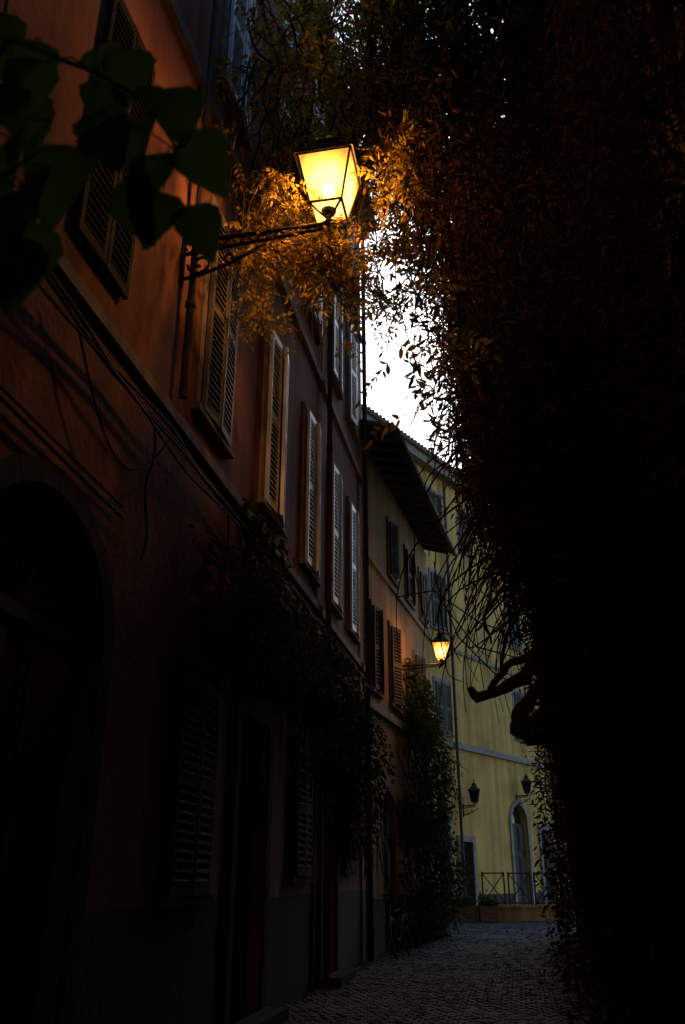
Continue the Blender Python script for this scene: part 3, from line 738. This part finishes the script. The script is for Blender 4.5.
# 4. near branch of broad leaves, upper left
near=empty('creeper_branch',(-.9,1.3,3)); mb=MB()
def broad(c,d,nrm,s):
    c=Vector(c);d=Vector(d).normalized();nrm=Vector(nrm);sd=d.cross(nrm).normalized();nrm=sd.cross(d)
    rows=12; b=len(mb.v); cv=R(.1,.35); fo=R(.1,.3)
    for i in range(rows+1):
        f=i/rows; wdt=.42*s*(math.sin(math.pi*f**.62)**.8)*(1+.06*math.sin(i*2.6)); 
        if i in (0,rows): wdt=.004
        for k,u in enumerate((-1,-.5,0,.5,1)):
            mb.v.append(tuple(c+d*s*f+sd*wdt*u+nrm*(fo*wdt*abs(u)-cv*s*f*f+.015*s*math.sin(f*9+u*4))))
    for i in range(rows):
        for k in range(4): mb.f.append((b+i*5+k,b+i*5+k+1,b+(i+1)*5+k+1,b+(i+1)*5+k)); mb.m.append(0)
tw=MB()
pl=[(-.98,1.28,3.45),(-.82,1.3,3.3),(-.66,1.3,3.25),(-.6,1.32,3.12),(-.95,1.2,3.05),(-.86,1.15,2.85),(-.72,1.3,3.0),(-.6,1.36,2.95),(-.82,1.1,2.68),(-1.0,1.2,3.2),(-.78,1.25,3.15),(-1.1,1.25,3.55),(-.88,1.35,3.5),(-.66,1.34,2.98),(-.85,1.05,2.7),(-.85,1.2,2.95),(-.92,1.22,3.3),(-.75,1.3,3.4),(-1.05,1.3,3.35),(-.64,1.3,3.05),(-.78,1.12,2.72),(-.9,1.08,2.8),(-.74,1.2,3.05),(-.8,1.2,3.0),(-.9,1.25,3.15),(-.7,1.28,3.15)]
for p in pl:
    broad(p,(R(-.6,.6),R(-.3,.2),-1),(R(-.9,.9),-1,R(-.2,.8)),R(.12,.19))
main=[Vector((-1.4,1.5,3.9)),Vector((-1.05,1.32,3.5)),Vector((-.85,1.3,3.35)),Vector((-.72,1.32,3.25)),Vector((-.63,1.35,3.1))]
tw.tube(main,[.008,.007,.005,.004,.003],6)
side_=Vector((-1.08,1.22,3.1)); s2_=Vector((-.9,1.12,2.85))
tw.tube([Vector((-1.3,1.4,3.7)),side_,s2_],[.006,.004,.003],5)
for p in pl:
    p=Vector(p); q=min(main+[side_,s2_],key=lambda m:(m-p).length); tw.tube([q,(p+q)/2+Vector((0,0,.03)),p],.002,4)
mkobj('broad_leaves',mb,[M_leafnear],near,True); mkobj('twigs',tw,[M_bark],near)

# ------------------------------------------------------------------ light
w=bpy.data.worlds.new('World'); sc.world=w; w.use_nodes=True; t=w.node_tree
bg=t.nodes.get('Background') or t.nodes.new('ShaderNodeBackground')
sky=t.nodes.new('ShaderNodeTexSky'); sky.sky_type='NISHITA'; sky.sun_disc=False
el,rot=math.radians(38),math.radians(2)
sky.sun_elevation=el; sky.sun_rotation=rot; sky.air_density=1.6; sky.dust_density=1.5; sky.ozone_density=5.0
t.links.new(sky.outputs[0],bg.inputs[0]); bg.inputs[1].default_value=0.19
s=bpy.data.lights.new('sun','SUN'); s.energy=.03; s.angle=math.radians(10); s.color=(1,.9,.8)
so=bpy.data.objects.new('sun',s); sc.collection.objects.link(so)
sd=Vector((math.sin(rot)*math.cos(el),math.cos(rot)*math.cos(el),math.sin(el)))
so.rotation_euler=sd.to_track_quat('Z','Y').to_euler(); so.location=(0,0,40)
# ------------------------------------------------------------------ camera
cd=bpy.data.cameras.new('camera'); co=bpy.data.objects.new('camera',cd); sc.collection.objects.link(co)
cd.sensor_fit='VERTICAL'; cd.sensor_height=24; cd.lens=850/1024*24; cd.clip_end=1000; cd.clip_start=.05
cd.dof.use_dof=True; cd.dof.focus_distance=13; cd.dof.aperture_fstop=2.0
th,ph=math.radians(23.2),math.radians(10.8)
Fv=Vector((-math.sin(ph)*math.cos(th),math.cos(ph)*math.cos(th),math.sin(th))); Rv=Vector((math.cos(ph),math.sin(ph),0)); Uv=Rv.cross(Fv)
M=Matrix((Rv,Uv,-Fv)).transposed().to_4x4(); M.translation=Vector((0,0,1.6)); co.matrix_world=M
sc.camera=co
sc.view_settings.view_transform='Standard'; sc.view_settings.look='None'; sc.view_settings.exposure=0
